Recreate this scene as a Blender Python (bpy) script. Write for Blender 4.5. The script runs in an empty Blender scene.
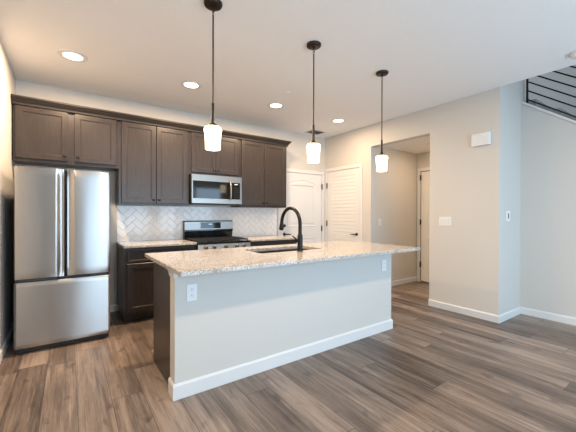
import bpy, bmesh, math, random
from mathutils import Vector, Matrix
sc = bpy.context.scene
COL = sc.collection
R = math.radians
PI = math.pi

# ------------------------------------------------------------------ camera
cd = bpy.data.cameras.new('camera'); cam = bpy.data.objects.new('camera', cd); COL.objects.link(cam)
cd.sensor_fit = 'HORIZONTAL'; cd.sensor_width = 36.0; cd.lens = 311.45/576*36.0
cd.clip_start = 0.02; cd.clip_end = 200
cam.matrix_world = (Matrix.Translation((0, 0, 1.2513)) @ Matrix.Rotation(R(-35.107), 4, 'Z')
                    @ Matrix.Rotation(R(90-0.243), 4, 'X') @ Matrix.Rotation(R(0.176), 4, 'Z'))
sc.camera = cam

# ------------------------------------------------------------------ world, exposure
sc.view_settings.view_transform = 'Standard'; sc.view_settings.look = 'None'
sc.view_settings.exposure = -0.47; sc.view_settings.gamma = 1.0; sc.view_settings.use_curve_mapping = False
w = bpy.data.worlds.new('sky'); sc.world = w; w.use_nodes = True
w.node_tree.nodes['Background'].inputs[0].default_value = (0.62, 0.78, 1.0, 1)
w.node_tree.nodes['Background'].inputs[1].default_value = 1.6

def area(name, loc, target, sx, sy, power, color, spread=180):
    l = bpy.data.lights.new(name, 'AREA'); l.shape = 'RECTANGLE'; l.size = sx; l.size_y = sy
    l.energy = power; l.color = color; l.spread = R(spread)
    o = bpy.data.objects.new(name, l); COL.objects.link(o); o.location = loc
    o.rotation_euler = (Vector(target)-Vector(loc)).to_track_quat('-Z', 'Y').to_euler()
    return o
COOL = (0.50, 0.76, 1.0)
WARM = (1.0, 0.73, 0.48)
RY = -1.7   # rear wall with the glazing, behind the camera
area('daylight_lamp', (1.20, RY-0.10, 1.15), (1.20, 5, 1.15), 1.9, 2.1, 105, COOL)
area('daylight_lamp', (3.35, RY-0.10, 1.15), (3.35, 5, 1.15), 1.9, 2.1, 105, COOL)
area('daylight_lamp', (5.0, 0.2, 5.0), (5.0, 0.6, 2.5), 1.0, 2.2, 15, (0.9, 0.95, 1.0))  # added lamp up in the stairwell, in place of an unseen upstairs window
POW_CAN = 52
POW_PEND = 7

# ------------------------------------------------------------------ node helpers
class NT:
    def __init__(s, name):
        s.m = bpy.data.materials.new(name); s.m.use_nodes = True
        s.n = s.m.node_tree.nodes; s.l = s.m.node_tree.links; s.b = s.n['Principled BSDF']
    def new(s, t, **k):
        x = s.n.new(t)
        for a, v in k.items(): setattr(x, a, v)
        return x
    def put(s, sock, v):
        if isinstance(v, bpy.types.NodeSocket): s.l.new(v, sock)
        elif v is not None:
            if hasattr(sock.default_value, '__len__') and not hasattr(v, '__len__'): v = (v,)*len(sock.default_value)
            if hasattr(v, '__len__') and len(sock.default_value) == 4 and len(v) == 3: v = (*v, 1)
            sock.default_value = v
    def math(s, op, a, b=None, c=None):
        x = s.new('ShaderNodeMath', operation=op); s.put(x.inputs[0], a)
        if b is not None: s.put(x.inputs[1], b)
        if c is not None: s.put(x.inputs[2], c)
        return x.outputs[0]
    def coord(s): return s.new('ShaderNodeTexCoord').outputs['Object']
    def mapping(s, v, sc=(1, 1, 1), loc=(0, 0, 0)):
        x = s.new('ShaderNodeMapping'); s.put(x.inputs[0], v); x.inputs['Scale'].default_value = sc; x.inputs['Location'].default_value = loc
        return x.outputs[0]
    def noise(s, v, scale, detail=3, rough=.55, dist=0):
        x = s.new('ShaderNodeTexNoise'); s.put(x.inputs['Vector'], v); x.inputs['Scale'].default_value = scale
        x.inputs['Detail'].default_value = detail; x.inputs['Roughness'].default_value = rough; x.inputs['Distortion'].default_value = dist
        return x.outputs[0]
    def ramp(s, f, stops, interp='LINEAR'):
        x = s.new('ShaderNodeValToRGB'); s.put(x.inputs[0], f); cr = x.color_ramp; cr.interpolation = interp
        while len(cr.elements) < len(stops): cr.elements.new(.5)
        for e, (p, c) in zip(cr.elements, stops):
            e.position = p; e.color = (*c, 1) if hasattr(c, '__len__') else (c, c, c, 1)
        return x.outputs[0]
    def mix(s, f, a, b, bt='MIX'):
        x = s.new('ShaderNodeMix', data_type='RGBA', blend_type=bt)
        s.put(x.inputs[0], f); s.put(x.inputs[6], a); s.put(x.inputs[7], b); return x.outputs[2]
    def bump(s, h, strength=.3, dist=.01):
        x = s.new('ShaderNodeBump'); s.put(x.inputs['Height'], h); x.inputs['Strength'].default_value = strength; x.inputs['Distance'].default_value = dist
        s.l.new(x.outputs[0], s.b.inputs['Normal'])
    def set(s, **k):
        for a, v in k.items(): s.put(s.b.inputs[a.replace('_', ' ')], v)
        return s

def simple(name, col, rough=.5, metal=0, **k):
    t = NT(name); t.set(Base_Color=col, Roughness=rough, Metallic=metal, **k)
    # faint unevenness so that nothing is perfectly uniform
    c = t.coord(); n = t.noise(c, 35, 2); t.put(t.b.inputs['Roughness'], t.math('MULTIPLY_ADD', n, .06, rough-.03))
    return t.m

def paint(name, col, bs=.12, scale=160, rough=.7):
    t = NT(name); c = t.coord(); n = t.noise(c, scale, 3)
    t.set(Base_Color=col, Roughness=rough); t.bump(n, bs, .004); return t.m

M = {}
M['wall'] = paint('wall_paint', (0.63, 0.597, 0.550))
M['ceil'] = paint('ceiling_texture', (0.86, 0.835, 0.815), .5, 75, .85)
M['white'] = paint('white_trim', (0.74, 0.73, 0.715), .03, 60, .38)
M['plastic'] = simple('white_plastic', (0.80, 0.80, 0.79), .35)
M['slot'] = simple('outlet_slot', (0.05, 0.05, 0.05), .5)
M['bronze'] = simple('dark_bronze', (0.035, 0.027, 0.022), .35, .7)
M['black'] = simple('black_metal', (0.012, 0.012, 0.013), .35, .5)
M['rubber'] = simple('black_plastic', (0.015, 0.015, 0.016), .5)
M['blackglass'] = simple('black_glass', (0.008, 0.009, 0.010), .06)
M['enamel'] = simple('black_enamel', (0.01, 0.01, 0.011), .14)
M['iron'] = simple('cast_iron', (0.02, 0.02, 0.021), .55)
M['case'] = simple('dark_grey_case', (0.06, 0.065, 0.07), .45, .3)
M['carpet'] = simple('stair_carpet', (0.35, 0.33, 0.31), .9)
M['grille'] = simple('vent_grille', (0.62, 0.62, 0.62), .5)
M['sinkmat'] = simple('black_composite', (0.012, 0.012, 0.012), .35)

def emis(name, col, st, base=(.8, .8, .8)):
    t = NT(name); t.set(Base_Color=base, Emission_Color=col, Emission_Strength=st, Roughness=.3); return t.m
M['lens'] = emis('lamp_lens', (1.0, 0.84, 0.62), 9)
M['shade'] = emis('opal_glass', (1.0, 0.83, 0.50), 6)
M['led'] = emis('display_digits', (0.5, 0.8, 1.0), 1.2)

def steel():
    t = NT('stainless_steel'); c = t.coord()
    st = t.noise(t.mapping(c, (1, 1, 60)), 14, 3)
    wv = t.noise(t.mapping(c, (1.0, 1.0, .45)), 4.2, 1, .4)
    t.set(Base_Color=(0.48, 0.475, 0.465), Metallic=1.0, Anisotropic=.97, Anisotropic_Rotation=.25)
    t.put(t.b.inputs['Roughness'], t.math('MULTIPLY_ADD', st, .06, .28))
    tg = t.new('ShaderNodeTangent'); tg.direction_type = 'RADIAL'; tg.axis = 'Z'
    t.l.new(tg.outputs[0], t.b.inputs['Tangent'])
    t.bump(wv, .16, .012)
    return t.m
M['steel'] = steel()
M['brushed'] = simple('brushed_steel', (0.36, 0.345, 0.325), .34, 1.0)

def cabinet():
    t = NT('stained_cabinet_wood'); c = t.coord()
    g = t.noise(t.mapping(c, (1, 1, .09)), 70, 5, .6, .3)
    b = t.noise(t.mapping(c, (1, 1, .35)), 5, 3)
    col = t.ramp(g, [(.3, (0.022, 0.0165, 0.0145)), (.7, (0.048, 0.037, 0.033))])
    col = t.mix(t.math('MULTIPLY', b, .5), col, (0.035, 0.0255, 0.022))
    t.set(Base_Color=col, Roughness=.31); t.bump(g, .12, .002)
    return t.m
M['cab'] = cabinet()
M['crown'] = simple('dark_crown', (0.014, 0.010, 0.0085), .6)  # separate crown colour, darker than the cabinet wood

def floor_mat():
    t = NT('wood_plank_floor'); c = t.coord()
    sp = t.new('ShaderNodeSeparateXYZ'); t.put(sp.inputs[0], c); X, Y = sp.outputs[0], sp.outputs[1]
    W, L = .19, 1.75
    xr = t.math('DIVIDE', t.math('ADD', X, 20.095), W); row = t.math('FLOOR', xr); fx = t.math('FRACT', xr)
    wn = t.new('ShaderNodeTexWhiteNoise', noise_dimensions='1D'); t.put(wn.inputs['W'], row)
    yr = t.math('ADD', t.math('DIVIDE', t.math('ADD', Y, 20), L), t.math('MULTIPLY', wn.outputs[0], 7.3))
    cl = t.math('FLOOR', yr); fy = t.math('FRACT', yr)
    cb = t.new('ShaderNodeCombineXYZ'); t.put(cb.inputs[0], row); t.put(cb.inputs[1], cl)
    w2 = t.new('ShaderNodeTexWhiteNoise', noise_dimensions='2D'); t.put(w2.inputs['Vector'], cb.outputs[0]); rnd = w2.outputs[0]
    # grain, shifted per plank
    off = t.new('ShaderNodeCombineXYZ'); t.put(off.inputs[0], t.math('MULTIPLY', rnd, 37)); t.put(off.inputs[1], t.math('MULTIPLY', rnd, 91)); t.put(off.inputs[2], t.math('MULTIPLY', rnd, 13))
    va = t.new('ShaderNodeVectorMath', operation='ADD'); t.put(va.inputs[0], c); t.put(va.inputs[1], off.outputs[0])
    g1 = t.noise(t.mapping(va.outputs[0], (1, .035, 1)), 130, 6, .8, 0)
    g2 = t.noise(t.mapping(va.outputs[0], (1, .11, 1)), 9, 3, .55, .35)
    g3 = t.noise(t.mapping(va.outputs[0], (1, .028, 1)), 38, 5, .7, .1)
    kn = t.noise(t.mapping(va.outputs[0], (1, .5, 1)), 8.5, 2, .5, .3)
    tone = t.math('ADD', t.math('MULTIPLY', rnd, .20), t.math('ADD', t.math('MULTIPLY', g2, .44), t.math('ADD', t.math('MULTIPLY', g1, .50), t.math('MULTIPLY', g3, .38))))
    col = t.ramp(tone, [(.59, (0.056, 0.041, 0.034)), (.69, (0.132, 0.099, 0.079)), (.79, (0.212, 0.162, 0.130)), (.90, (0.335, 0.262, 0.212))])
    streak = t.ramp(g3, [(.30, 1.0), (.40, 0.0)])
    col = t.mix(t.math('MULTIPLY', streak, .55), col, (0.055, 0.040, 0.033))
    knot = t.ramp(kn, [(.63, 0.0), (.72, 1.0)])
    col = t.mix(t.math('MULTIPLY', knot, .6), col, (0.05, 0.035, 0.028))
    ex = t.math('MINIMUM', fx, t.math('SUBTRACT', 1, fx)); ey = t.math('MINIMUM', fy, t.math('SUBTRACT', 1, fy))
    gx = t.math('LESS_THAN', ex, .008); gy = t.math('LESS_THAN', ey, .0012); gap = t.math('MAXIMUM', gx, gy)
    col = t.mix(t.math('MULTIPLY', gap, .85), col, (0.045, 0.032, 0.026))
    t.set(Base_Color=col); t.put(t.b.inputs['Roughness'], t.math('MULTIPLY_ADD', g1, .22, .26))
    t.bump(t.math('SUBTRACT', t.math('MULTIPLY', g1, .5), gap), .12, .003)
    return t.m
M['floor'] = floor_mat()

def granite():
    t = NT('speckled_granite'); c = t.coord()
    a = t.noise(t.mapping(c, (.6, 1.2, 1)), 16, 5, .65, .8)
    b = t.noise(c, 85, 4, .7, .4)
    v = t.new('ShaderNodeTexVoronoi'); t.put(v.inputs['Vector'], c); v.inputs['Scale'].default_value = 130
    cc = t.new('ShaderNodeSeparateColor'); t.put(cc.inputs[0], v.outputs['Color'])
    col = t.ramp(a, [(.30, (0.42, 0.36, 0.31)), (.46, (0.53, 0.465, 0.405)), (.60, (0.57, 0.52, 0.47)), (.75, (0.62, 0.59, 0.56))])
    col = t.mix(t.ramp(b, [(.52, 0.0), (.66, .7)]), col, (0.26, 0.205, 0.17))
    col = t.mix(t.ramp(cc.outputs[0], [(.74, 0.0), (.80, .8)]), col, (0.16, 0.15, 0.15))
    col = t.mix(t.ramp(cc.outputs[1], [(.80, 0.0), (.88, .7)]), col, (0.76, 0.74, 0.71))
    t.set(Base_Color=col, Roughness=.13); return t.m
M['granite'] = granite()
M['tile'] = simple('white_glazed_tile', (0.88, 0.88, 0.88), .09)
M['grout'] = simple('light_grout', (0.68, 0.68, 0.68), .8)

# ------------------------------------------------------------------ mesh helpers
def box(bm, x0, x1, y0, y1, z0, z1):
    vs = [bm.verts.new((x, y, z)) for z in (z0, z1) for y in (y0, y1) for x in (x0, x1)]
    for f in ((0, 2, 3, 1), (4, 5, 7, 6), (0, 1, 5, 4), (2, 6, 7, 3), (0, 4, 6, 2), (1, 3, 7, 5)):
        bm.faces.new([vs[i] for i in f])
    return vs
def BOX(*a, bevel=0):
    bm = bmesh.new()
    for b in ([a] if not hasattr(a[0], '__len__') else a): box(bm, *b)
    if bevel: bmesh.ops.bevel(bm, geom=list(bm.edges), offset=bevel, segments=2, affect='EDGES', profile=.6)
    return bm
def lathe(bm, prof, n=24, mat=None, cap=True):
    """prof: list of (radius, height) about local Z"""
    rings = []
    for r, z in prof:
        rings.append([bm.verts.new((max(r, 1e-5)*math.cos(2*PI*i/n), max(r, 1e-5)*math.sin(2*PI*i/n), z)) for i in range(n)])
    for a, b in zip(rings, rings[1:]):
        for i in range(n): bm.faces.new((a[i], a[(i+1) % n], b[(i+1) % n], b[i]))
    if cap:
        bm.faces.new(list(reversed(rings[0]))); bm.faces.new(rings[-1])
    vs = [v for r in rings for v in r]
    if mat is not None: bmesh.ops.transform(bm, matrix=mat, verts=vs)
    return vs
def tube(bm, pts, r, n=12):
    pts = [Vector(p) for p in pts]; rr = r if hasattr(r, '__len__') else [r]*len(pts)
    rings = []; prev = None
    for i, p in enumerate(pts):
        d = (pts[min(i+1, len(pts)-1)]-pts[max(i-1, 0)]).normalized()
        if prev is None:
            a = d.orthogonal().normalized()
        else:
            a = (prev - d*prev.dot(d)).normalized()
        prev = a; b = d.cross(a)
        rings.append([bm.verts.new(p+rr[i]*(a*math.cos(2*PI*k/n)+b*math.sin(2*PI*k/n))) for k in range(n)])
    for a, b in zip(rings, rings[1:]):
        for k in range(n): bm.faces.new((a[k], a[(k+1) % n], b[(k+1) % n], b[k]))
    bm.faces.new(list(reversed(rings[0]))); bm.faces.new(rings[-1])
def prism(bm, poly, h0, h1, axis='y'):
    """poly (a,b) extruded along axis: 'y' poly is (x,z); 'x' poly is (y,z); 'z' poly is (x,y)"""
    f = {'y': lambda a, b, h: (a, h, b), 'x': lambda a, b, h: (h, a, b), 'z': lambda a, b, h: (a, b, h)}[axis]
    A = [bm.verts.new(f(a, b, h0)) for a, b in poly]; B = [bm.verts.new(f(a, b, h1)) for a, b in poly]
    bm.faces.new(A); bm.faces.new(list(reversed(B)))
    for i in range(len(poly)):
        j = (i+1) % len(poly); bm.faces.new((A[j], A[i], B[i], B[j]))
def obj(name, bm, m, parent=None, smooth=False):
    bmesh.ops.recalc_face_normals(bm, faces=bm.faces)
    me = bpy.data.meshes.new(name); bm.to_mesh(me); bm.free()
    me.materials.append(M[m] if isinstance(m, str) else m)
    if smooth:
        for p in me.polygons: p.use_smooth = True
        try: me.set_sharp_from_angle(angle=R(40))
        except Exception: pass
    o = bpy.data.objects.new(name, me); COL.objects.link(o)
    if parent: o.parent = parent
    return o
def center(o):
    """put the origin of a top-level mesh at the base centre of its own geometry"""
    vs = [v.co for v in o.data.vertices]
    c = Vector(((min(v.x for v in vs)+max(v.x for v in vs))/2, (min(v.y for v in vs)+max(v.y for v in vs))/2, min(v.z for v in vs)))
    o.data.transform(Matrix.Translation(-c)); o.location = c
def struct(name, bm, m, parent=None, smooth=False):
    o = obj(name, bm, m, parent, smooth)
    if not parent: o['kind'] = 'structure'
    return o
def tag(o, label, cat, group=None):
    o['label'] = label; o['category'] = cat
    if group: o['group'] = group
    return o
def thing(name, label, cat, loc=(0, 0, 0), rz=0, group=None):
    o = bpy.data.objects.new(name, None); o.empty_display_size = .05; COL.objects.link(o)
    o.location = loc; o.rotation_euler = (0, 0, rz); return tag(o, label, cat, group)
def dup(root, loc, rz=None, label=None, group=None):
    r = root.copy(); COL.objects.link(r); r.location = loc
    if rz is not None: r.rotation_euler = (0, 0, rz)
    if label: r['label'] = label
    if group: r['group'] = group
    for ch in list(root.children):
        c = ch.copy(); COL.objects.link(c); c.parent = r
        for g in ch.children:
            d = g.copy(); COL.objects.link(d); d.parent = c
    return r

# ------------------------------------------------------------------ room measurements
XL, YB, XR, H = -0.483, 4.555, 4.084, 2.74
YJ, XS = 1.547, 4.717           # end of the right wall, plane of the stair wall
HC = 2.41                       # hallway ceiling
OY0, OY1, OZ = 2.400, 3.430, 2.385
T = .12
CT = .895                       # worktop height

# floor
struct('floor', BOX(XL-T, 6.2, RY-.2, YB+T, -.12, 0), 'floor')
# walls
struct('wall_left', BOX(XL-T, XL, RY, YB+T, 0, H), 'wall')
struct('wall_back', BOX(XL, XR, YB, YB+T, 0, H), 'wall')
struct('wall_right', BOX((XR, XR+T, OY1, YB+T, 0, H), (XR, XR+T, YJ+T, OY0, 0, H), (XR, XR+T, OY0, OY1, OZ, H)), 'wall')
struct('wall_corner', BOX(XR, XS+T, YJ, YJ+T, 0, 5.3), 'wall')
# stair knee wall with its sloped top
SL = (2.651-2.304)/(1.495-1.020)
def capz(y): return 2.640 + (y-1.495)*SL
yend = 1.495 - 2.640/SL + .15
bm = bmesh.new(); prism(bm, [(YJ, 0), (YJ, capz(YJ)), (yend, capz(yend)), (yend, 0)], XS, XS+T, 'x')
struct('wall_stair', bm, 'wall')
bm = bmesh.new(); prism(bm, [(YJ-.002, capz(YJ)+.001), (YJ-.002, capz(YJ)+.032), (yend, capz(yend)+.032), (yend, capz(yend)+.001)], XS-.018, XS+T+.018, 'x')
struct('trim_1', bm, 'white')
struct('wall_stairwell', BOX((5.85, 5.97, RY, 4.0, 0, 5.3), (XS+T, 5.85, 2.9, 3.02, 2.8, 5.3)), 'wall')
struct('wall_upper', BOX((XR, XR+T, RY, YJ, H+.25, 5.3)), 'wall')
bm = bmesh.new()
n = 15; y0, z1 = -1.95, 0.0
for i in range(n):
    box(bm, XS+T+.002, 5.848, -2.0+i*.245, 1.66, i*.182, (i+1)*.182)
box(bm, XS+T+.002, 5.848, 1.66, 2.898, 2.55, 2.74)
struct('stairs', bm, 'carpet')
# rear wall with glazed openings (behind the camera)
struct('wall_rear', BOX((XL-T, .25, RY-T, RY, 0, 5.3), (2.15, 2.40, RY-T, RY, 0, 5.3), (4.30, 5.97, RY-T, RY, 0, 5.3),
                        (.25, 2.15, RY-T, RY, 2.2, 5.3), (2.40, 4.30, RY-T, RY, 2.2, 5.3)), 'wall')
for k, (a, b) in enumerate(((.25, 2.15), (2.40, 4.30))):
    bmw = BOX((a, a+.06, RY-.08, RY-.02, 0, 2.2), (b-.06, b, RY-.08, RY-.02, 0, 2.2), (a+.06, b-.06, RY-.08, RY-.02, 2.12, 2.2),
              (a+.06, b-.06, RY-.08, RY-.02, 0, .08), ((a+b)/2-.04, (a+b)/2+.04, RY-.08, RY-.02, .08, 2.12))
    struct('window_%d' % (k+1), bmw, 'white')
# ceilings
struct('ceiling', BOX((XL-T, XR, RY, YJ, H, H+.25), (XL-T, XR+T, YJ+.02, YB+T, H, H+.25), (XL-T, XR, YJ, YJ+.02, H, H+.25)), 'ceil')
struct('ceiling_upper', BOX(XR, 5.97, RY, 4.0, 5.3, 5.4), 'ceil')
# hallway
HX = 5.40
struct('wall_hall_left', BOX(XR+T, HX+T, OY1, OY1+T, 0, HC), 'wall')
struct('wall_hall_right', BOX(XR+T, HX+T, 2.16, 2.28, 0, HC), 'wall')
struct('wall_hall_end', BOX((HX, HX+T, 3.36, OY1, 0, HC), (HX, HX+T, 2.28, 2.54, 0, HC), (HX, HX+T, 2.54, 3.36, 2.075, HC)), 'wall')
struct('ceiling_hall', BOX(XR+T, HX+T, 2.16, OY1+T, HC, HC+.1), 'ceil')
struct('floor_hall', BOX(HX+T, 6.2, 2.0, 3.8, .001, .004), 'rubber')

# baseboards (profiled)
def baseboard(name, p0, p1, nrm, h=.088, th=.014, parent=None):
    p0 = Vector((*p0, 0)); p1 = Vector((*p1, 0)); nv = Vector((*nrm, 0))
    prof = [(.0005, .0005), (th, .0005), (th, h*.86), (th*.45, h), (.0005, h)]
    bm = bmesh.new()
    A = [bm.verts.new(p0+nv*d+Vector((0, 0, z))) for d, z in prof]; B = [bm.verts.new(p1+nv*d+Vector((0, 0, z))) for d, z in prof]
    bm.faces.new(A); bm.faces.new(list(reversed(B)))
    for i in range(len(prof)):
        j = (i+1) % len(prof); bm.faces.new((A[j], A[i], B[i], B[j]))
    return struct(name, bm, 'white', parent)
baseboard('baseboard_left', (XL, RY+.02), (XL, YB-.002), (1, 0))
baseboard('baseboard_back', (XL+.015, YB), (.50, YB), (0, -1))
baseboard('baseboard_right', (XR, YJ-.0135), (XR, OY0+.0), (-1, 0))
baseboard('baseboard_corner', (XR-.0135, YJ), (XS-.001, YJ), (0, -1))
baseboard('baseboard_stair', (XS, YJ-.015), (XS, yend+.02), (-1, 0))
baseboard('baseboard_hall', (XR+T+.001, OY1), (HX-.016, OY1), (0, -1))
baseboard('baseboard_opening', (XR, OY0), (XR+T, OY0), (0, 1))
baseboard('baseboard_nook', (XR, OY1+.001), (XR, 3.612), (-1, 0))

# ------------------------------------------------------------------ doors
def ring_mould(bm, pts, wdt=.022, hgt=.007):
    """closed moulding in the local xz plane facing -y, following pts counter-clockwise"""
    n = len(pts); c = Vector((sum(p[0] for p in pts)/n, sum(p[1] for p in pts)/n))
    def inset(d):
        out = []
        for i in range(n):
            p = Vector(pts[i]); a = (Vector(pts[i])-Vector(pts[i-1])).normalized(); b = (Vector(pts[(i+1) % n])-p).normalized()
            na = Vector((-a.y, a.x)); nb = Vector((-b.y, b.x)); m = (na+nb); m = m/ max(m.length_squared, 1e-6)*2
            out.append(p+m*d)
        return out
    rows = [(0, 0.0), (wdt*.25, -hgt), (wdt*.7, -hgt*.7), (wdt, .0)]
    L = [[bm.verts.new((q.x, y, q.y)) for q in inset(d)] for d, y in rows]
    for A, B in zip(L, L[1:]):
        for i in range(n): bm.faces.new((A[i], A[(i+1) % n], B[(i+1) % n], B[i]))
    # raised field
    I = inset(wdt*2.3); J = inset(wdt*3.2)
    A = [bm.verts.new((q.x, 0, q.y)) for q in I]; B = [bm.verts.new((q.x, -hgt*.7, q.y)) for q in J]
    for i in range(n): bm.faces.new((A[i], A[(i+1) % n], B[(i+1) % n], B[i]))
    bm.faces.new(B)
def lever(parent, x, z, direction, loc_rot=None):
    M4 = Matrix.Translation((x, 0, z)) @ Matrix.Rotation(PI/2, 4, 'X')
    bm = bmesh.new(); lathe(bm, [(.030, 0), (.031, .004), (.026, .010), (.012, .014), (.011, .045)], 20, M4)
    tube(bm, [(x, -.045, z), (x+direction*.02, -.052, z), (x+direction*.06, -.053, z), (x+direction*.115, -.048, z-.004)], [.011, .0105, .009, .007], 10)
    return obj('door_handle', bm, 'black', parent, True)
def hinge(parent, x, z):
    bm = bmesh.new(); box(bm, x-.009, x+.009, -.019, .001, z-.045, z+.045)
    lathe(bm, [(.009, -.052), (.009, .052)], 12, Matrix.Translation((x, -.020, z)))
    obj('hinge', bm, 'rubber', parent, True)
def casing(name, x0, x1, ztop, wdt=.062, th=.016, M4=None, left=True):
    bm = bmesh.new()
    def bar(a0, a1, z0, z1):
        vs = box(bm, a0, a1, -th, -.0005, z0, z1)
    if left: bar(x0-wdt, x0, 0, ztop)
    bar(x1, x1+wdt, 0, ztop); bar((x0-wdt) if left else x0, x1+wdt, ztop, ztop+wdt)
    bmesh.ops.bevel(bm, geom=list(bm.edges), offset=.004, segments=1, affect='EDGES')
    if M4: bmesh.ops.transform(bm, matrix=M4, verts=list(bm.verts))
    return struct(name, bm, 'white')

# back wall door (local frame = world x, front plane at y = YB)
DX0, DX1, DZ = 3.050, 3.985, 2.005
bm = BOX(DX0, DX1, -.006, -.0005, .012, DZ, bevel=.002)
arch = lambda x0, x1, z0, z1, rise: [(x0, z0), (x1, z0)] + [((x0+x1)/2+(x1-x0)/2*math.cos(t), z1+rise*math.sin(t)**1.0) for t in [PI*k/14 for k in range(15)]]
def moved(bm, dy): 
    for v in bm.verts: v.co.y += dy
rb = bmesh.new()
ring_mould(rb, arch(DX0+.14, DX1-.14, 1.03, 1.80, .10)); ring_mould(rb, [(DX0+.14, .20), (DX1-.14, .20), (DX1-.14, .83), (DX0+.14, .83)])
moved(rb, -.0062); me = bpy.data.meshes.new('t'); rb.to_mesh(me); bm.from_mesh(me); rb.free()
d1 = struct('door_1', bm, 'white'); d1.location = (0, YB, 0)
lever(d1, DX0+.07, .905, 1)
bm = bmesh.new(); lathe(bm, [(.028, .0), (.029, .006), (.022, .016), (.015, .020), (.0, .022)], 20, Matrix.Translation((DX0+.07, -.006, 1.055)) @ Matrix.Rotation(PI/2, 4, 'X'))
obj('deadbolt', bm, 'bronze', d1, True)
for z in (.25, .99, 1.79): hinge(d1, DX1+.004, z)
casing('trim_2', DX0-.006, DX1+.012, DZ+.012, M4=Matrix.Translation((0, YB, 0)))

# right wall pantry door with louvres: local x runs from y=4.5 towards the camera
RM = Matrix.Translation((XR, 0, 0)) @ Matrix.Rotation(-PI/2, 4, 'Z')   # local x -> -world y, local -y -> -world x
a0, a1, az = -4.478, -3.672, 2.060
bm = BOX((a0, a0+.125, -.008, -.0005, .012, az), (a1-.105, a1, -.008, -.0005, .012, az),
         (a0+.125, a1-.105, -.008, -.0005, .012, .20), (a0+.125, a1-.105, -.008, -.0005, .80, .875), (a0+.125, a1-.105, -.008, -.0005, 1.955, az))
d2 = struct('door_2', bm, 'white'); d2.location = (XR, 0, 0); d2.rotation_euler = (0, 0, -PI/2)
for (z0, z1) in ((.20, .80), (.875, 1.955)):
    bm = bmesh.new(); box(bm, a0+.125, a1-.105, -.0022, -.0004, z0, z1)
    ns = int((z1-z0)/.062); st = (z1-z0)/ns
    for i in range(ns):
        zz = z0+i*st
        prism(bm, [(-.0065, zz+.006), (-.0062, zz+.012), (-.0023, zz+st*.96), (-.0023, zz+.004)], a0+.127, a1-.107, 'x')
    obj('louvre_panel', bm, 'white', d2)
lever(d2, a1-.055, .915, -1)
for z in (.27, 1.09, 1.81): hinge(d2, a0-.006, z)
casing('trim_3', a0-.014, a1+.006, az+.012, M4=RM)

# hall end door, opens out of the end wall, hinged next to the corner
bm = BOX(-3.345, -2.55, .004, .044, .02, 2.06, bevel=.002)
rb = bmesh.new(); ring_mould(rb, arch(-3.345+.13, -2.55-.13, 1.03, 1.80, .09)); ring_mould(rb, [(-3.215, .2), (-2.68, .2), (-2.68, .83), (-3.215, .83)])
moved(rb, .0038); me = bpy.data.meshes.new('t'); rb.to_mesh(me); bm.from_mesh(me); rb.free()
d3 = struct('door_3', bm, 'white'); d3.location = (HX, 0, 0); d3.rotation_euler = (0, 0, -PI/2)
for z in (.33, 1.12, 1.95): hinge(d3, -3.348, z)
casing('trim_4', -3.356, -2.54, 2.07, M4=Matrix.Translation((HX, 0, 0)) @ Matrix.Rotation(-PI/2, 4, 'Z'))

# ------------------------------------------------------------------ refrigerator
FX0, FX1, FY, FC = -.398, .342, 3.600, -.026
fr = thing('refrigerator', 'stainless steel french door refrigerator with bottom freezer drawer in the left alcove', 'refrigerator', ((FX0+FX1)/2, FY, 0))
def F(x): return x-(FX0+FX1)/2
obj('case', BOX(F(FX0)+.006, F(FX1)-.006, .072, .80, .03, 1.665, bevel=.006), 'case', fr)
def steel_door(x0, x1, z0, z1, scoop_side, nx=40, nz=26):
    """curved front with a long hand scoop beside the seam (scoop_side -1/+1/0)"""
    bm = bmesh.new(); wdt = x1-x0; g = []
    for j in range(nz+1):
        z = z0+(z1-z0)*j/nz; row = []
        for i in range(nx+1):
            s = i/nx; x = x0+wdt*s
            u = 2*s-1
            y = .0022*u*u
            for e in (s*wdt, (1-s)*wdt):
                if e < .018: y += .020*(1-math.sqrt(max(0, 1-((.018-e)/.018)**2)))
            if scoop_side:
                e = (1-s)*wdt if scoop_side > 0 else s*wdt
                tz = min((z-z0)/.055, (z1-z)/.055, 1); tz = tz*tz*(3-2*tz)
                if e < .062: y += .016*tz*(math.cos((e-.026)/.036*PI/2) if abs(e-.026) < .036 else 0)
            ez = min(z-z0, z1-z)
            if ez < .012: y += .010*(1-ez/.012)**2
            row.append(bm.verts.new((x, y, z)))
        g.append(row)
    for j in range(nz):
        for i in range(nx): bm.faces.new((g[j][i], g[j][i+1], g[j+1][i+1], g[j+1][i]))
    # sides and back
    b = [[bm.verts.new((x0 if i == 0 else x1, .066, z0+(z1-z0)*j/nz)) for i in (0, 1)] for j in range(nz+1)]
    for j in range(nz):
        bm.faces.new((g[j][0], g[j+1][0], b[j+1][0], b[j][0])); bm.faces.new((g[j][-1], b[j][1], b[j+1][1], g[j+1][-1]))
        bm.faces.new((b[j][0], b[j+1][0], b[j+1][1], b[j][1]))
    bm.faces.new([b[0][0], b[0][1]] + [g[0][i] for i in range(nx, -1, -1)])
    bm.faces.new([b[nz][1], b[nz][0]] + [g[nz][i] for i in range(nx+1)])
    return bm
obj('door', steel_door(F(FX0), F(FC)-.004, .668, 1.672, 1), 'steel', fr, True)
obj('door', steel_door(F(FC)+.004, F(FX1), .668, 1.672, -1), 'steel', fr, True)
obj('freezer_drawer', steel_door(F(FX0), F(FX1), .052, .638, 0), 'steel', fr, True)
obj('drawer_recess', BOX(F(FX0)+.01, F(FX1)-.01, .030, .07, .636, .670), 'rubber', fr)
obj('drawer_pull', BOX(F(FX0)+.03, F(FX0)+.30, .012, .034, .646, .662, bevel=.003), 'case', fr)
obj('drawer_pull', BOX(F(FX1)-.17, F(FX1)-.03, .012, .034, .646, .662, bevel=.003), 'case', fr)
obj('toe_grille', BOX(F(FX0)+.012, F(FX1)-.012, .035, .072, .012, .050), 'rubber', fr)
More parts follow.
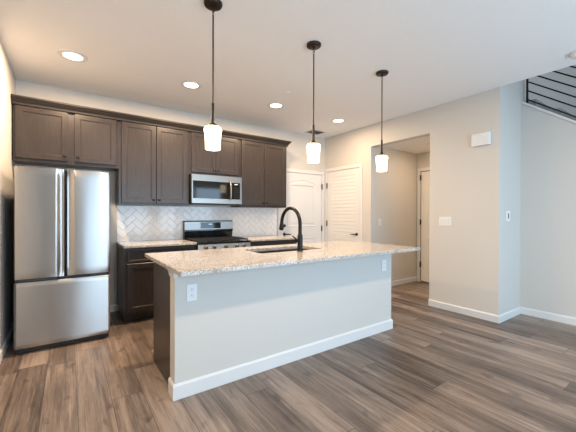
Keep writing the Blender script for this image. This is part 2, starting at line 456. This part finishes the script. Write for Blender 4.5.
for x in (F(FX0)+.05, F(FX1)-.05):
    bm = bmesh.new(); lathe(bm, [(.022, .001), (.022, .012), (.014, .03)], 16, Matrix.Translation((x, .058, 0))); obj('foot', bm, 'rubber', fr, True)
    bm = bmesh.new(); lathe(bm, [(.022, .001), (.022, .012), (.014, .03)], 16, Matrix.Translation((x, .74, 0))); obj('foot', bm, 'rubber', fr, True)
for x in (F(FX0)+.04, F(FX1)-.04):
    obj('hinge_cover', BOX(x-.03, x+.03, .03, .14, 1.673, 1.690, bevel=.004), 'case', fr)

# ------------------------------------------------------------------ cabinets
def loop_door(x0, x1, z0, z1, yf, frame=.062, th=.02):
    bm = bmesh.new()
    rows = [(0, yf+th), (0, yf+.003), (.003, yf), (frame-.010, yf), (frame-.008, yf+.003), (frame-.002, yf+.004), (frame, yf+.0095), (frame+.004, yf+.0095)]
    L = []
    for d, y in rows:
        d = min(d, (x1-x0)/2-.004, (z1-z0)/2-.004)
        L.append([bm.verts.new(p) for p in ((x0+d, y, z0+d), (x1-d, y, z0+d), (x1-d, y, z1-d), (x0+d, y, z1-d))])
    for A, B in zip(L, L[1:]):
        for i in range(4): bm.faces.new((A[i], A[(i+1) % 4], B[(i+1) % 4], B[i]))
    bm.faces.new(L[-1]); bm.faces.new(list(reversed(L[0])))
    return bm
def knob(parent, x, y, z):
    bm = bmesh.new(); lathe(bm, [(.007, 0), (.006, .010), (.010, .016), (.0155, .020), (.0155, .025), (.010, .030), (.0, .031)], 16,
                            Matrix.Translation((x, y, z)) @ Matrix.Rotation(PI/2, 4, 'X'))
    obj('knob', bm, 'black', parent, True)
CF = 4.240     # face frame plane of the wall cabinets
def wall_cab(x0, x1, z0, z1, doors, dz0, dz1, kz, label):
    cx = (x0+x1)/2
    t = thing('wall_cabinet', label, 'cabinet', (cx, CF, z0))
    g = .0008
    bm = BOX(x0-cx+g, x1-cx-g, 0, YB-CF-.002, 0, z1-z0)
    obj('body', bm, 'cab', t)
    for k, (a, b, kside) in enumerate(doors):
        d = obj('door', loop_door(a-cx, b-cx, dz0-z0, dz1-z0, -.0205), 'cab', t)
        knob(d, (b-.03 if kside > 0 else a+.03)-cx, -.0205, kz-z0)
    return t
wall_cab(XL+.012, .490, 1.800, 2.395, [(-.452, -.012, 1), (.050, .462, -1)], 1.832, 2.372, 1.885, 'short dark brown two-door wall cabinet above the refrigerator')
wall_cab(.490, 1.335, 1.365, 2.395, [(.518, .909, 1), (.915, 1.306, -1)], 1.392, 2.372, 1.435, 'tall dark brown two-door wall cabinet between the refrigerator and the microwave')
wall_cab(1.335, 2.090, 1.802, 2.395, [(1.364, 1.709, 1), (1.715, 2.062, -1)], 1.832, 2.372, 1.876, 'short dark brown two-door wall cabinet above the microwave')
wall_cab(2.090, 2.946, 1.365, 2.395, [(2.118, 2.514, 1), (2.520, 2.918, -1)], 1.392, 2.372, 1.435, 'tall dark brown two-door wall cabinet at the right end, next to the white door')
# crown moulding swept along front and right end
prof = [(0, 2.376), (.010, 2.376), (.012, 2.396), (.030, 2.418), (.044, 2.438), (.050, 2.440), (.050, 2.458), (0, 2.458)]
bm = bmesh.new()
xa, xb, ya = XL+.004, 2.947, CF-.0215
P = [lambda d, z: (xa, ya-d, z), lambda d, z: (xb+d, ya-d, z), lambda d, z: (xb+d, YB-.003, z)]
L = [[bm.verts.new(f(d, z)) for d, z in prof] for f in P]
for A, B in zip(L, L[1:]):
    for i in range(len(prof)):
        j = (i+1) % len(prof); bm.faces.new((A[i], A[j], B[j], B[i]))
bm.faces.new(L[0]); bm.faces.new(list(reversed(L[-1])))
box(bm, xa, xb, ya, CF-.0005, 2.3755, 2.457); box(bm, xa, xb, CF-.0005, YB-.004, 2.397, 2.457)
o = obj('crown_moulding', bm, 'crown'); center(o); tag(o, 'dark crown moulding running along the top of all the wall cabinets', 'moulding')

# base cabinets
BF = 3.945
def base_cab(x0, x1, label, left_end):
    cx = (x0+x1)/2
    t = thing('base_cabinet', label, 'cabinet', (cx, BF, 0))
    bm = BOX((x0-cx+.001, x1-cx-.001, 0, YB-BF-.012, .10, CT-.0315), (x0-cx+.02, x1-cx-.02, .075, YB-BF-.02, .001, .10))
    obj('body', bm, 'cab', t)
    d = obj('drawer', loop_door(x0-cx+.03, x1-cx-.03, .700, .845, -.0205, frame=.030), 'cab', t)
    knob(d, 0, -.0205, .772)
    m = 0.0
    for a, b, s in ((x0-cx+.03, -.003, 1), (.003, x1-cx-.03, -1)):
        dd = obj('door', loop_door(a, b, .13, .685, -.0205), 'cab', t)
        knob(dd, b-.03 if s > 0 else a+.03, -.0205, .645)
    return t
base_cab(.506, 1.332, 'dark brown base cabinet between the refrigerator and the range', True)
base_cab(2.094, 2.946, 'dark brown base cabinet to the right of the range, behind the island faucet', False)

def slab(x0, x1, y0, y1, z0, z1, bev=.006):
    return BOX(x0, x1, y0, y1, z0, z1, bevel=bev)
o = obj('countertop', slab(.498, 1.333, 3.915, YB-.012, CT-.03, CT), 'granite'); center(o); tag(o, 'short speckled granite countertop to the left of the range', 'countertop')
o = obj('countertop', slab(2.092, 2.958, 3.915, YB-.012, CT-.03, CT), 'granite'); center(o); tag(o, 'short speckled granite countertop to the right of the range', 'countertop')

# ------------------------------------------------------------------ herringbone backsplash
def backsplash():
    x0, x1, z0, z1 = .506, 2.955, CT+.001, 1.800
    w_ = .076; bm = bmesh.new(); ca = math.cos(PI/4)
    gp = .0016
    cx, cz = 1.7, 1.2
    for i in range(-26, 27):
        for j in range(-26, 27):
            s = (i-j) % 4
            if s == 0: r_ = (i*w_+gp, (i+2)*w_-gp, j*w_+gp, (j+1)*w_-gp)
            elif s == 3: r_ = (i*w_+gp, (i+1)*w_-gp, j*w_+gp, (j+2)*w_-gp)
            else: continue
            mx, mz = (r_[0]+r_[1])/2, (r_[2]+r_[3])/2
            wx, wz = cx+(mx-mz)*ca, cz+(mx+mz)*ca
            if not (x0-.1 < wx < x1+.1 and z0-.1 < wz < z1+.1): continue
            e = .0022
            q0 = [(r_[0], r_[2]), (r_[1], r_[2]), (r_[1], r_[3]), (r_[0], r_[3])]
            q1 = [(r_[0]+e, r_[2]+e), (r_[1]-e, r_[2]+e), (r_[1]-e, r_[3]-e), (r_[0]+e, r_[3]-e)]
            T3 = lambda p, y: bm.verts.new((cx+(p[0]-p[1])*ca, y, cz+(p[0]+p[1])*ca))
            yj = random.uniform(-.0004, .0004); A = [T3(p, YB-.0035) for p in q0]; B = [T3(p, YB-.0085+random.uniform(-.0003, .0003)) for p in q1]
            bm.faces.new(B)
            for k in range(4): bm.faces.new((A[k], A[(k+1) % 4], B[(k+1) % 4], B[k]))
    for co, no in (((x0, 0, 0), (-1, 0, 0)), ((x1, 0, 0), (1, 0, 0)), ((0, 0, z0), (0, 0, -1)), ((0, 0, z1), (0, 0, 1))):
        bmesh.ops.bisect_plane(bm, geom=list(bm.verts)+list(bm.edges)+list(bm.faces), plane_co=co, plane_no=no, clear_outer=True)
    # above 1.365 tiles only behind the microwave: drop the rest
    t = thing('tile_backsplash', 'white glazed herringbone tile backsplash between the countertops and wall cabinets', 'backsplash', (0, 0, 0))
    for v in bm.verts: pass
    geo = bm
    bmesh.ops.bisect_plane(geo, geom=list(geo.verts)+list(geo.edges)+list(geo.faces), plane_co=(0, 0, 1.364), plane_no=(0, 0, 1), clear_outer=True)
    obj('tiles', geo, 'tile', t)
    obj('grout_bed', BOX(x0, x1, YB-.005, YB-.0005, z0, 1.364), 'grout', t)
random.seed(3)
backsplash()

# ------------------------------------------------------------------ microwave
MX0, MX1, MY = 1.341, 2.086, 4.150
mw = thing('microwave', 'stainless over-the-range microwave with black glass window under the wall cabinet', 'microwave', ((MX0+MX1)/2, MY, 1.385))
hw = (MX1-MX0)/2
obj('case', BOX(-hw+.001, hw-.001, .035, YB-MY-.012, .012, .412, bevel=.003), 'rubber', mw)
ds = hw-.165    # x of the division between door and controls
def window_frame(x0, x1, z0, z1, ix0, ix1, iz0, iz1, th):
    bm = bmesh.new()
    rows = [((x0, x1, z0, z1), th), ((x0, x1, z0, z1), .003), ((x0+.003, x1-.003, z0+.003, z1-.003), 0), ((ix0, ix1, iz0, iz1), 0), ((ix0+.002, ix1-.002, iz0+.002, iz1-.002), .004)]
    L = [[bm.verts.new((x, y, z)) for x, z in ((a, c), (b, c), (b, d), (a, d))] for (a, b, c, d), y in rows]
    for A, B in zip(L, L[1:]):
        for i in range(4): bm.faces.new((A[i], A[(i+1) % 4], B[(i+1) % 4], B[i]))
    bm.faces.new(list(reversed(L[0])))
    return bm
dr = obj('door', window_frame(-hw+.001, hw-.001, .018, .412, -hw+.018, hw-.030, .085, .325, .034), 'brushed', mw)
obj('window', BOX(-hw+.019, ds-.004, .0035, .010, .086, .324), 'blackglass', dr)
cp = obj('control_panel', BOX(ds-.002, hw-.031, .0035, .010, .086, .324), 'blackglass', mw)
obj('display', BOX(ds+.045, ds+.095, .0025, .0034, .298, .308), 'led', cp)
for r in range(5):
    for c in range(3): obj('button', BOX(ds+.040+c*.028, ds+.056+c*.028, .0028, .0034, .115+r*.032, .121+r*.032), 'case', cp)
bm = bmesh.new(); hx = ds-.030
tube(bm, [(hx, .004, .075), (hx, -.030, .085), (hx, -.044, .13), (hx, -.048, .205), (hx, -.044, .28), (hx, -.030, .325), (hx, .004, .335)], [.010, .011, .012, .012, .012, .011, .010], 14)
obj('handle', bm, 'brushed', mw, True)
bm = BOX((-hw+.03, hw-.03, .05, .36, .004, .012)); obj('bottom_grille', bm, 'case', mw)

# ------------------------------------------------------------------ range
RX0, RX1, RYF = 1.338, 2.088, 3.880
rg = thing('gas_range', 'black and stainless gas range with black backguard between the base cabinets', 'range', ((RX0+RX1)/2, RYF, 0))
hw = (RX1-RX0)/2
obj('body', BOX(-hw, hw, .035, .655, .06, CT-.012), 'case', rg)
for x in (-hw+.05, hw-.05):
    for y in (.08, .60):
        bm = bmesh.new(); lathe(bm, [(.018, .001), (.018, .02), (.012, .062)], 14, Matrix.Translation((x, y, 0))); obj('foot', bm, 'rubber', rg, True)
od = obj('oven_door', window_frame(-hw+.002, hw-.002, .23, .735, -hw+.09, hw-.09, .33, .62, .034), 'brushed', rg)
obj('oven_window', BOX(-hw+.092, hw-.092, .0035, .010, .332, .618), 'blackglass', od)
bm = bmesh.new(); tube(bm, [(-hw+.05, .0, .69), (-hw+.05, -.045, .69), (-hw+.07, -.052, .69), (hw-.07, -.052, .69), (hw-.05, -.045, .69), (hw-.05, .0, .69)], .012, 12)
obj('handle', bm, 'brushed', od, True)
obj('bottom_drawer', BOX(-hw+.002, hw-.002, 0.002, .034, .065, .222, bevel=.004), 'brushed', rg)
bm = bmesh.new(); prism(bm, [(.0, .745), (-.006, .80), (.010, CT-.032), (.034, CT-.030), (.034, .745)], -hw+.001, hw-.001, 'x')
pn = obj('control_panel', bm, 'brushed', rg)
for i, x in enumerate((-.270, -.160, 0, .160, .270)):
    mt = Matrix.Translation((x, .000, .827)) @ Matrix.Rotation(PI/2+.12, 4, 'X')
    bm = bmesh.new(); lathe(bm, [(.027, 0), (.027, .005), (.021, .009), (.020, .030), (.016, .034), (0, .034)], 20, mt)
    obj('knob', bm, 'brushed', pn, True)
obj('cooktop', BOX(-hw-.000, hw+.000, -.002, .60, CT-.030, CT-.006, bevel=.004), 'enamel', rg)
for gx in (-.24, 0, .24):
    bm = bmesh.new()
    x0, x1, y0, y1, z0, z1 = gx-.115, gx+.115, .05, .545, CT+.010, CT+.022
    for yy in (y0, (y0+y1)/2-.005, y1-.010): box(bm, x0, x1, yy, yy+.010, z0, z1)
    for xx in (x0, gx-.005, x1-.010): box(bm, xx, xx+.010, y0, y1, z0-.0005, z1+.0005)
    for yy in ((y0*.75+y1*.25), (y0*.25+y1*.75)): box(bm, x0, x1, yy-.004, yy+.004, z0+.001, z1-.001)
    for xx in (x0, x1-.012):
        for yy in (y0, y1-.012): box(bm, xx, xx+.012, yy, yy+.012, CT-.006, z0)
    obj('grate', bm, 'iron', rg)
for bx, by in ((-.24, .17), (-.24, .42), (0, .30), (.24, .17), (.24, .42)):
    bm = bmesh.new(); lathe(bm, [(.048, CT-.006), (.046, CT+.002), (.034, CT+.004), (.034, CT+.009), (0, CT+.010)], 22, Matrix.Translation((bx, by, 0))); obj('burner', bm, 'iron', rg, True)
bm = bmesh.new(); prism(bm, [(.600, CT-.006), (.592, CT+.10), (.575, CT+.115), (.578, CT+.250), (.590, CT+.262), (.660, CT+.262), (.660, CT-.006)], -hw+.004, hw-.004, 'x')
bg = obj('backguard', bm, 'enamel', rg)
bm = bmesh.new(); prism(bm, [(.574, CT+.135), (.577, CT+.249), (.589, CT+.2635), (.655, CT+.2635), (.655, CT+.262), (.590, CT+.2622), (.5785, CT+.249), (.5755, CT+.135)], -hw+.004, hw-.004, 'x')
obj('steel_fascia', bm, 'brushed', bg)
bm = bmesh.new(); prism(bm, [(.5725, CT+.150), (.575, CT+.240), (.577, CT+.240), (.5745, CT+.150)], -.14, .17, 'x')
dp = obj('display', bm, 'blackglass', bg)
bm = bmesh.new()
for k, x in enumerate((-.012, .000, .014, .026)):
    box(bm, x-.004, x+.004, .5725, .5740, CT+.205, CT+.219)
obj('clock_digits', bm, 'led', dp)

# ------------------------------------------------------------------ island
IX0, IX1, IY = .582, 2.905, 2.150
isl = thing('kitchen_island', 'large kitchen island with grey painted front wall and dark wooden end panel', 'island', ((IX0+IX1)/2, IY, 0))
cx = (IX0+IX1)/2
obj('painted_wall', BOX(IX0-cx, IX1-cx, 0, .115, 0.001, CT-.031), 'wall', isl)
ca, cb = IX0+.010-cx, IX1-.004-cx
obj('cabinet_body', BOX((ca, ca+.02, .116, .690, .001, CT-.031), (cb-.02, cb, .116, .690, .001, CT-.031), (ca+.02, cb-.02, .116, .13, .001, CT-.031),
                        (ca+.02, cb-.02, .672, .690, .10, CT-.031), (ca+.02, cb-.02, .13, .672, .10, .12)), 'cab', isl)
bm = bmesh.new()
bx0, bx1 = IX0-cx, IX1-cx
pr = [(.0003, .0015), (.014, .0015), (.014, .092), (.006, .106), (.0003, .106)]
path = [lambda d: (bx0-d, .1155), lambda d: (bx0-d, -d), lambda d: (bx1+d, -d), lambda d: (bx1+d, .1155)]
L = [[bm.verts.new((*f(d), z)) for d, z in pr] for f in path]
for A, B in zip(L, L[1:]):
    for i in range(5): j = (i+1) % 5; bm.faces.new((A[i], A[j], B[j], B[i]))
bm.faces.new(L[0]); bm.faces.new(list(reversed(L[-1])))
obj('baseboard', bm, 'white', isl)
bm = bmesh.new()
pr = [(.0003, CT-.075), (.008, CT-.072), (.012, CT-.045), (.018, CT-.033), (.018, CT-.0315), (.0003, CT-.0315)]
path = [lambda d: (bx0-d, .1155), lambda d: (bx0-d, -d), lambda d: (bx0+.02, -d)]
L = [[bm.verts.new((*f(d), z)) for d, z in pr] for f in path]
for A, B in zip(L, L[1:]):
    for i in range(6): j = (i+1) % 6; bm.faces.new((A[i], A[j], B[j], B[i]))
bm.faces.new(L[0]); bm.faces.new(list(reversed(L[-1])))
obj('corner_trim', bm, 'white', isl)
for a, b in ((-1.13, -.57), (-.56, 0), (.01, .56), (.57, 1.13)):
    m4 = bmesh.new()
    bmx = loop_door(a, b, .12, .83, 0); bmesh.ops.transform(bmx, matrix=Matrix.Translation((0, .711, 0)) @ Matrix.Rotation(PI, 4, 'Z'), verts=list(bmx.verts)); m4.free()
    obj('door', bmx, 'cab', isl)

# countertop with a sink cutout
CX0, CX1, CY0, CY1 = .5645, 3.1705, 1.9613, 3.0745
SX0, SX1, SY0, SY1 = 1.440, 2.200, 2.475, 2.860
def rrect(x0, x1, y0, y1, r, n=4):
    out = []
    for cx_, cy_, a in ((x1-r, y1-r, 0), (x0+r, y1-r, 90), (x0+r, y0+r, 180), (x1-r, y0+r, 270)):
        for k in range(n+1):
            t = R(a+90*k/n); out.append((cx_+r*math.cos(t), cy_+r*math.sin(t)))
    return out
bm = bmesh.new()
random.seed(5)
def ring(pts, z): return [bm.verts.new((x, y, z)) for x, y in pts]
zt, zb = CT, CT-.030
o1 = ring(rrect(CX0, CX1, CY0, CY1, .006), zb); o2 = ring(rrect(CX0, CX1, CY0, CY1, .006), zt-.005)
o3 = ring(rrect(CX0+.005, CX1-.005, CY0+.005, CY1-.005, .006), zt)
i3 = ring(rrect(SX0-.003, SX1+.003, SY0-.003, SY1+.003, .02), zt); i2 = ring(rrect(SX0, SX1, SY0, SY1, .02), zt-.003); i1 = ring(rrect(SX0, SX1, SY0, SY1, .02), zb)
seq = [o1, o2, o3, i3, i2, i1, o1]
for A, B in zip(seq, seq[1:]):
    for i in range(len(A)): j = (i+1) % len(A); bm.faces.new((A[i], A[j], B[j], B[i]))
o = obj('island_countertop', bm, 'granite'); center(o); tag(o, 'long speckled granite countertop on top of the kitchen island', 'countertop')

# sink
bm = bmesh.new()
zs = CT-.031
A = ring(rrect(SX0-.025, SX1+.025, SY0-.025, SY1+.025, .03), zs-.001); B = ring(rrect(SX0-.004, SX1+.004, SY0-.004, SY1+.004, .02), zs-.001)
C_ = ring(rrect(SX0-.002, SX1+.002, SY0-.002, SY1+.002, .025), zs-.185); D = ring(rrect(SX0+.03, SX1-.03, SY0+.03, SY1-.03, .03), zs-.20)
E_ = ring(rrect(SX0+.02, SX1-.02, SY0+.02, SY1-.02, .03), zs-.21); Fo = ring(rrect(SX0-.012, SX1+.012, SY0-.012, SY1+.012, .03), zs-.19); G = ring(rrect(SX0-.012, SX1+.012, SY0-.012, SY1+.012, .03), zs-.006)
H_ = ring(rrect(SX0-.025, SX1+.025, SY0-.025, SY1+.025, .03), zs-.006)
for P_, Q in ((A, B), (B, C_), (C_, D), (E_, Fo), (Fo, G), (G, H_), (H_, A)):
    for i in range(len(P_)): j = (i+1) % len(P_); bm.faces.new((P_[i], P_[j], Q[j], Q[i]))
bm.faces.new(D); bm.faces.new(E_)
sk = thing('kitchen_sink', 'black undermount sink set into the island countertop beside the faucet', 'sink', ((SX0+SX1)/2, (SY0+SY1)/2, zs-.21))
bmesh.ops.transform(bm, matrix=Matrix.Translation(-Vector(sk.location)), verts=list(bm.verts))
obj('basin', bm, 'sinkmat', sk)
bm = bmesh.new(); lathe(bm, [(.055, .0105), (.055, .013), (.04, .012), (.0, .011)], 24); obj('drain', bm, 'brushed', sk, True)

# faucet
fa = thing('faucet', 'matte black gooseneck pull-down faucet standing on the island countertop', 'faucet', (1.840, 2.412, CT+.0005))
bm = bmesh.new(); lathe(bm, [(.030, 0), (.030, .006), (.0265, .010), (.0255, .15), (.022, .165), (.0165, .172), (.0165, .18)], 24); obj('body', bm, 'black', fa, True)
bm = bmesh.new(); pts = [(0, 0, .175), (0, 0, .22), (0, .0, .262)]
rc = .160
for k in range(1, 15):
    a = PI-k*(PI*1.0/14); pts.append((0, rc+rc*math.cos(a), .262+rc*math.sin(a)))
tube(bm, pts, .0175, 14); obj('neck', bm, 'black', fa, True)
e = Vector(pts[-1]); dv = (Vector(pts[-1])-Vector(pts[-2])).normalized()
bm = bmesh.new(); tube(bm, [e-dv*.005, e+dv*.010, e+dv*.035, e+dv*.060, e+dv*.070], [.0185, .021, .024, .025, .020], 14); obj('spray_head', bm, 'black', fa, True)
bm = bmesh.new(); tube(bm, [(-.020, 0, .105), (-.048, 0, .105)], .016, 12)
tube(bm, [(-.040, 0, .108), (-.052, .012, .130), (-.062, .040, .148)], [.008, .007, .006], 10); obj('lever', bm, 'black', fa, True)

# ------------------------------------------------------------------ outlets and switches (face -y locally)
def plate_bm(w_, h_): return BOX(-w_/2, w_/2, -.006, -.0006, -h_/2, h_/2, bevel=.002)
def outlet(loc, rz, label, group=None):
    t = thing('electrical_outlet', label, 'outlet', loc, rz, group)
    obj('plate', plate_bm(.072, .116), 'plastic', t)
    for z in (.021, -.021):
        r_ = obj('receptacle', BOX(-.017, .017, -.0075, -.0058, z-.014, z+.014, bevel=.0007), 'plastic', t)
        bm = BOX((-.0075, -.0050, -.0079, -.0074, z-.001, z+.008), (.0050, .0075, -.0079, -.0074, z-.001, z+.008), (-.002, .002, -.0079, -.0074, z-.010, z-.006))
        obj('slots', bm, 'slot', r_)
    return t
ou = outlet((.697, IY, .710), 0, 'white duplex outlet near the left end of the grey island front')
dup(ou, (2.775, IY, .708), 0, 'white duplex outlet near the right end of the grey island front')
dup(ou, (.980, YB-.009, 1.178), 0, 'white duplex outlet on the herringbone tiles between refrigerator and range')
dup(ou, (4.50, OY1, .405), 0, 'white duplex outlet low on the hallway wall above the baseboard')
dup(ou, (2.62, YB-.009, 1.178), 0, 'white duplex outlet on the tiles to the right of the range')
def switch(loc, rz, n_, label):
    t = thing('light_switch', label, 'light switch', loc, rz)
    obj('plate', plate_bm(.072+.046*(n_-1), .116), 'plastic', t)
    for k in range(n_):
        x = (k-(n_-1)/2)*.046
        obj('rocker', BOX(x-.0165, x+.0165, -.0095, -.0055, -.033, .033, bevel=.0015), 'white', t)
switch((XR, 2.181, 1.170), -PI/2, 3, 'white three-rocker light switch on the wall right of the hallway opening')
switch((4.31, OY1, 1.130), 0, 1, 'white single light switch on the hallway wall just inside the opening')
# thermostat on the short wall
t = thing('thermostat', 'small white thermostat with dark display on the narrow wall by the stairs', 'thermostat', (4.310, YJ, 1.243))
obj('plate', BOX(-.058, .058, -.012, -.0006, -.062, .062, bevel=.005), 'plastic', t)
obj('display', BOX(-.012, .014, -.0135, -.0118, -.030, .032, bevel=.0006), 'slot', t)
# door chime
t = thing('door_chime', 'white ribbed door chime box high on the right wall', 'door chime', (XR, 1.739, 2.165), -PI/2)
obj('case', BOX(-.100, .100, -.045, -.0006, -.074, .074, bevel=.005), 'plastic', t)
bm = bmesh.new()
for k in range(9): box(bm, -.092+k*.0215, -.080+k*.0215, -.0475, -.0448, -.068, .068)
obj('ribs', bm, 'plastic', t)

# ------------------------------------------------------------------ ceiling fixtures
GC = 'recessed ceiling lights'
def spot(parent, z, power, size=165, blend=.75, r_=.05, color=WARM):
    l = bpy.data.lights.new('lamp', 'AREA'); l.shape = 'DISK'; l.size = .16; l.energy = power; l.color = color
    o = bpy.data.objects.new('lamp', l); COL.objects.link(o); o.parent = parent; o.location = (0, 0, z); return o
def can(loc, label, color=WARM, power=POW_CAN):
    t = thing('recessed_light', label, 'ceiling light', loc, 0, None)
    bm = bmesh.new(); lathe(bm, [(.078, -.0006), (.078, -.004), (.086, -.009), (.118, -.005), (.121, -.0006)], 32, cap=False); obj('trim_ring', bm, 'white', t, True)
    bm = bmesh.new(); lathe(bm, [(.0, -.0045), (.078, -.004), (.078, -.001), (0, -.001)], 32, cap=False); obj('lens', bm, 'lens', t, True)
    spot(t, -.012, power, color=color); return t
can((.030, 3.575, H), 'glowing recessed ceiling light in front of the refrigerator, leftmost of the row')
can((1.148, 3.575, H), 'glowing recessed ceiling light in front of the tall cabinet left of the microwave')
can((2.309, 3.575, H), 'glowing recessed ceiling light between the left and middle pendant rods')
can((3.478, 3.575, H), 'glowing recessed ceiling light near the ceiling vent, rightmost of the row', power=18)
can((4.80, 2.72, HC), 'added recessed ceiling light inside the hallway, out of view', (1, .74, .5), 10)  # added unseen fixture that warms and brightens the hall
can((.70, .85, H), 'recessed ceiling light above the walkway near the left wall', (1, .80, .60), 30)
can((1.95, .80, H), 'recessed ceiling light above the open floor in front of the island', (1, .80, .60), 30)

def pendant(loc, label):
    t = thing('pendant_lamp', label, 'pendant lamp', loc)
    bm = bmesh.new(); lathe(bm, [(0.064, -.0006), (.064, -.012), (.060, -.020), (.050, -.024), (.012, -.026), (.010, -.040)], 28); obj('canopy', bm, 'bronze', t, True)
    bm = bmesh.new()
    def link(z, r_, flat):
        pts = [((r_*math.cos(a) if flat else 0), (0 if flat else r_*math.cos(a)), z+r_*1.5*math.sin(a)) for a in [2*PI*k/12 for k in range(13)]]
        tube(bm, pts, .0022, 6)
    link(-.052, .010, True); link(-.074, .010, False)
    obj('chain_link', bm, 'bronze', t, True)
    bm = bmesh.new(); lathe(bm, [(.0055, -.085), (.0055, -.715)], 12); obj('rod', bm, 'bronze', t, True)
    bm = bmesh.new(); lathe(bm, [(.0055, -.700), (.0095, -.705), (.0105, -.82), (.014, -.845), (.026, -.855), (.034, -.866), (.034, -.870)], 20); obj('socket', bm, 'bronze', t, True)
    bm = bmesh.new()
    out = [(.034, -.868), (.052, -.873), (.0610, -.884), (.0625, -.897), (.0590, -.915), (.0555, -.945), (.0535, -.985), (.0525, -1.030)]
    inn = [(r_-.004, z-.002) for r_, z in reversed(out[1:])]
    inn[0] = (.0485, -1.030)
    lathe(bm, out+inn+[(.030, -.871)], 32, cap=False)
    sh = obj('shade', bm, 'shade', t, True)
    bm = bmesh.new(); lathe(bm, [(.012, -.872), (.013, -.90), (.024, -.935), (.028, -.96), (.022, -.985), (.0, -.995)], 18); obj('bulb', bm, 'lens', t, True)
    l = bpy.data.lights.new('lamp', 'SPOT'); l.energy = POW_PEND; l.color = WARM; l.shadow_soft_size = .03; l.spot_size = R(120); l.spot_blend = .6
    o = bpy.data.objects.new('lamp', l); COL.objects.link(o); o.parent = t; o.location = (0, 0, -1.0)
    return t
p = pendant((.830, 2.105, H), 'lit white glass pendant lamp over the left end of the island, nearest')
dup(p, (1.750, 2.105, H), 0, 'lit white glass pendant lamp over the middle of the island')
dup(p, (2.676, 2.105, H), 0, 'lit white glass pendant lamp over the right end of the island, farthest')

# ceiling vent
t = thing('ceiling_vent', 'rectangular ceiling air vent in the corner behind the middle pendant', 'vent', (3.627, 4.312, H))
bm = bmesh.new(); hx, hy = .155, .125
bm = BOX((-hx, hx, -hy, -hy+.022, -.007, -.0006), (-hx, hx, hy-.022, hy, -.007, -.0006), (-hx, -hx+.022, -hy+.022, hy-.022, -.007, -.0006), (hx-.022, hx, -hy+.022, hy-.022, -.007, -.0006))
obj('frame', bm, 'grille', t)
obj('duct', BOX(-hx+.022, hx-.022, -hy+.022, hy-.022, -.0016, -.0006), 'slot', t)
bm = bmesh.new()
for k in range(9):
    y = -hy+.030+k*.0235
    prism(bm, [(y, -.006), (y+.003, -.006), (y+.013, -.002), (y+.010, -.002)], -hx+.022, hx-.022, 'x')
obj('slats', bm, 'grille', t)
# smoke detector and sprinkler cover
t = thing('smoke_detector', 'white round smoke detector on the ceiling at the right edge of the picture', 'smoke detector', (3.80, .80, H))
bm = bmesh.new(); lathe(bm, [(.070, -.0006), (.070, -.012), (.064, -.016), (.062, -.030), (.050, -.040), (0, -.042)], 32); obj('case', bm, 'plastic', t, True)
t = thing('sprinkler_cover', 'small round white sprinkler cover plate flat on the kitchen ceiling', 'sprinkler', (2.173, 3.10, H))
bm = bmesh.new(); lathe(bm, [(.040, -.0006), (.040, -.005), (.036, -.008), (0, -.008)], 28); obj('plate', bm, 'ceil', t, True)

# ------------------------------------------------------------------ stair railing
t = thing('stair_railing', 'black metal stair railing with sloping bars on top of the stair wall', 'railing', (XS+.055, 1.500, capz(1.5)+.026))
bz = capz(1.5)+.026
bm = BOX(-.010, .010, -.010, .010, 0, .95); obj('post', bm, 'black', t)
for k in range(7):
    z = .058+k*.113
    bm = bmesh.new(); y1 = 0; y2 = -3.0
    hh = .0095
    prism(bm, [(y1, z-hh), (y1, z+hh), (y2, z+hh+y2*SL), (y2, z-hh+y2*SL)], -.006, .006, 'x'); obj('rail', bm, 'black', t)
for y in (-.9, -1.8, -2.7):
    bm = BOX(-.012, .012, y-.012, y+.012, y*SL, y*SL+.90); obj('post', bm, 'black', t)
bm = bmesh.new(); y2 = -3.0; prism(bm, [(0, .93), (0, .97), (y2, .97+y2*SL), (y2, .93+y2*SL)], -.022, .022, 'x'); obj('handrail', bm, 'black', t)
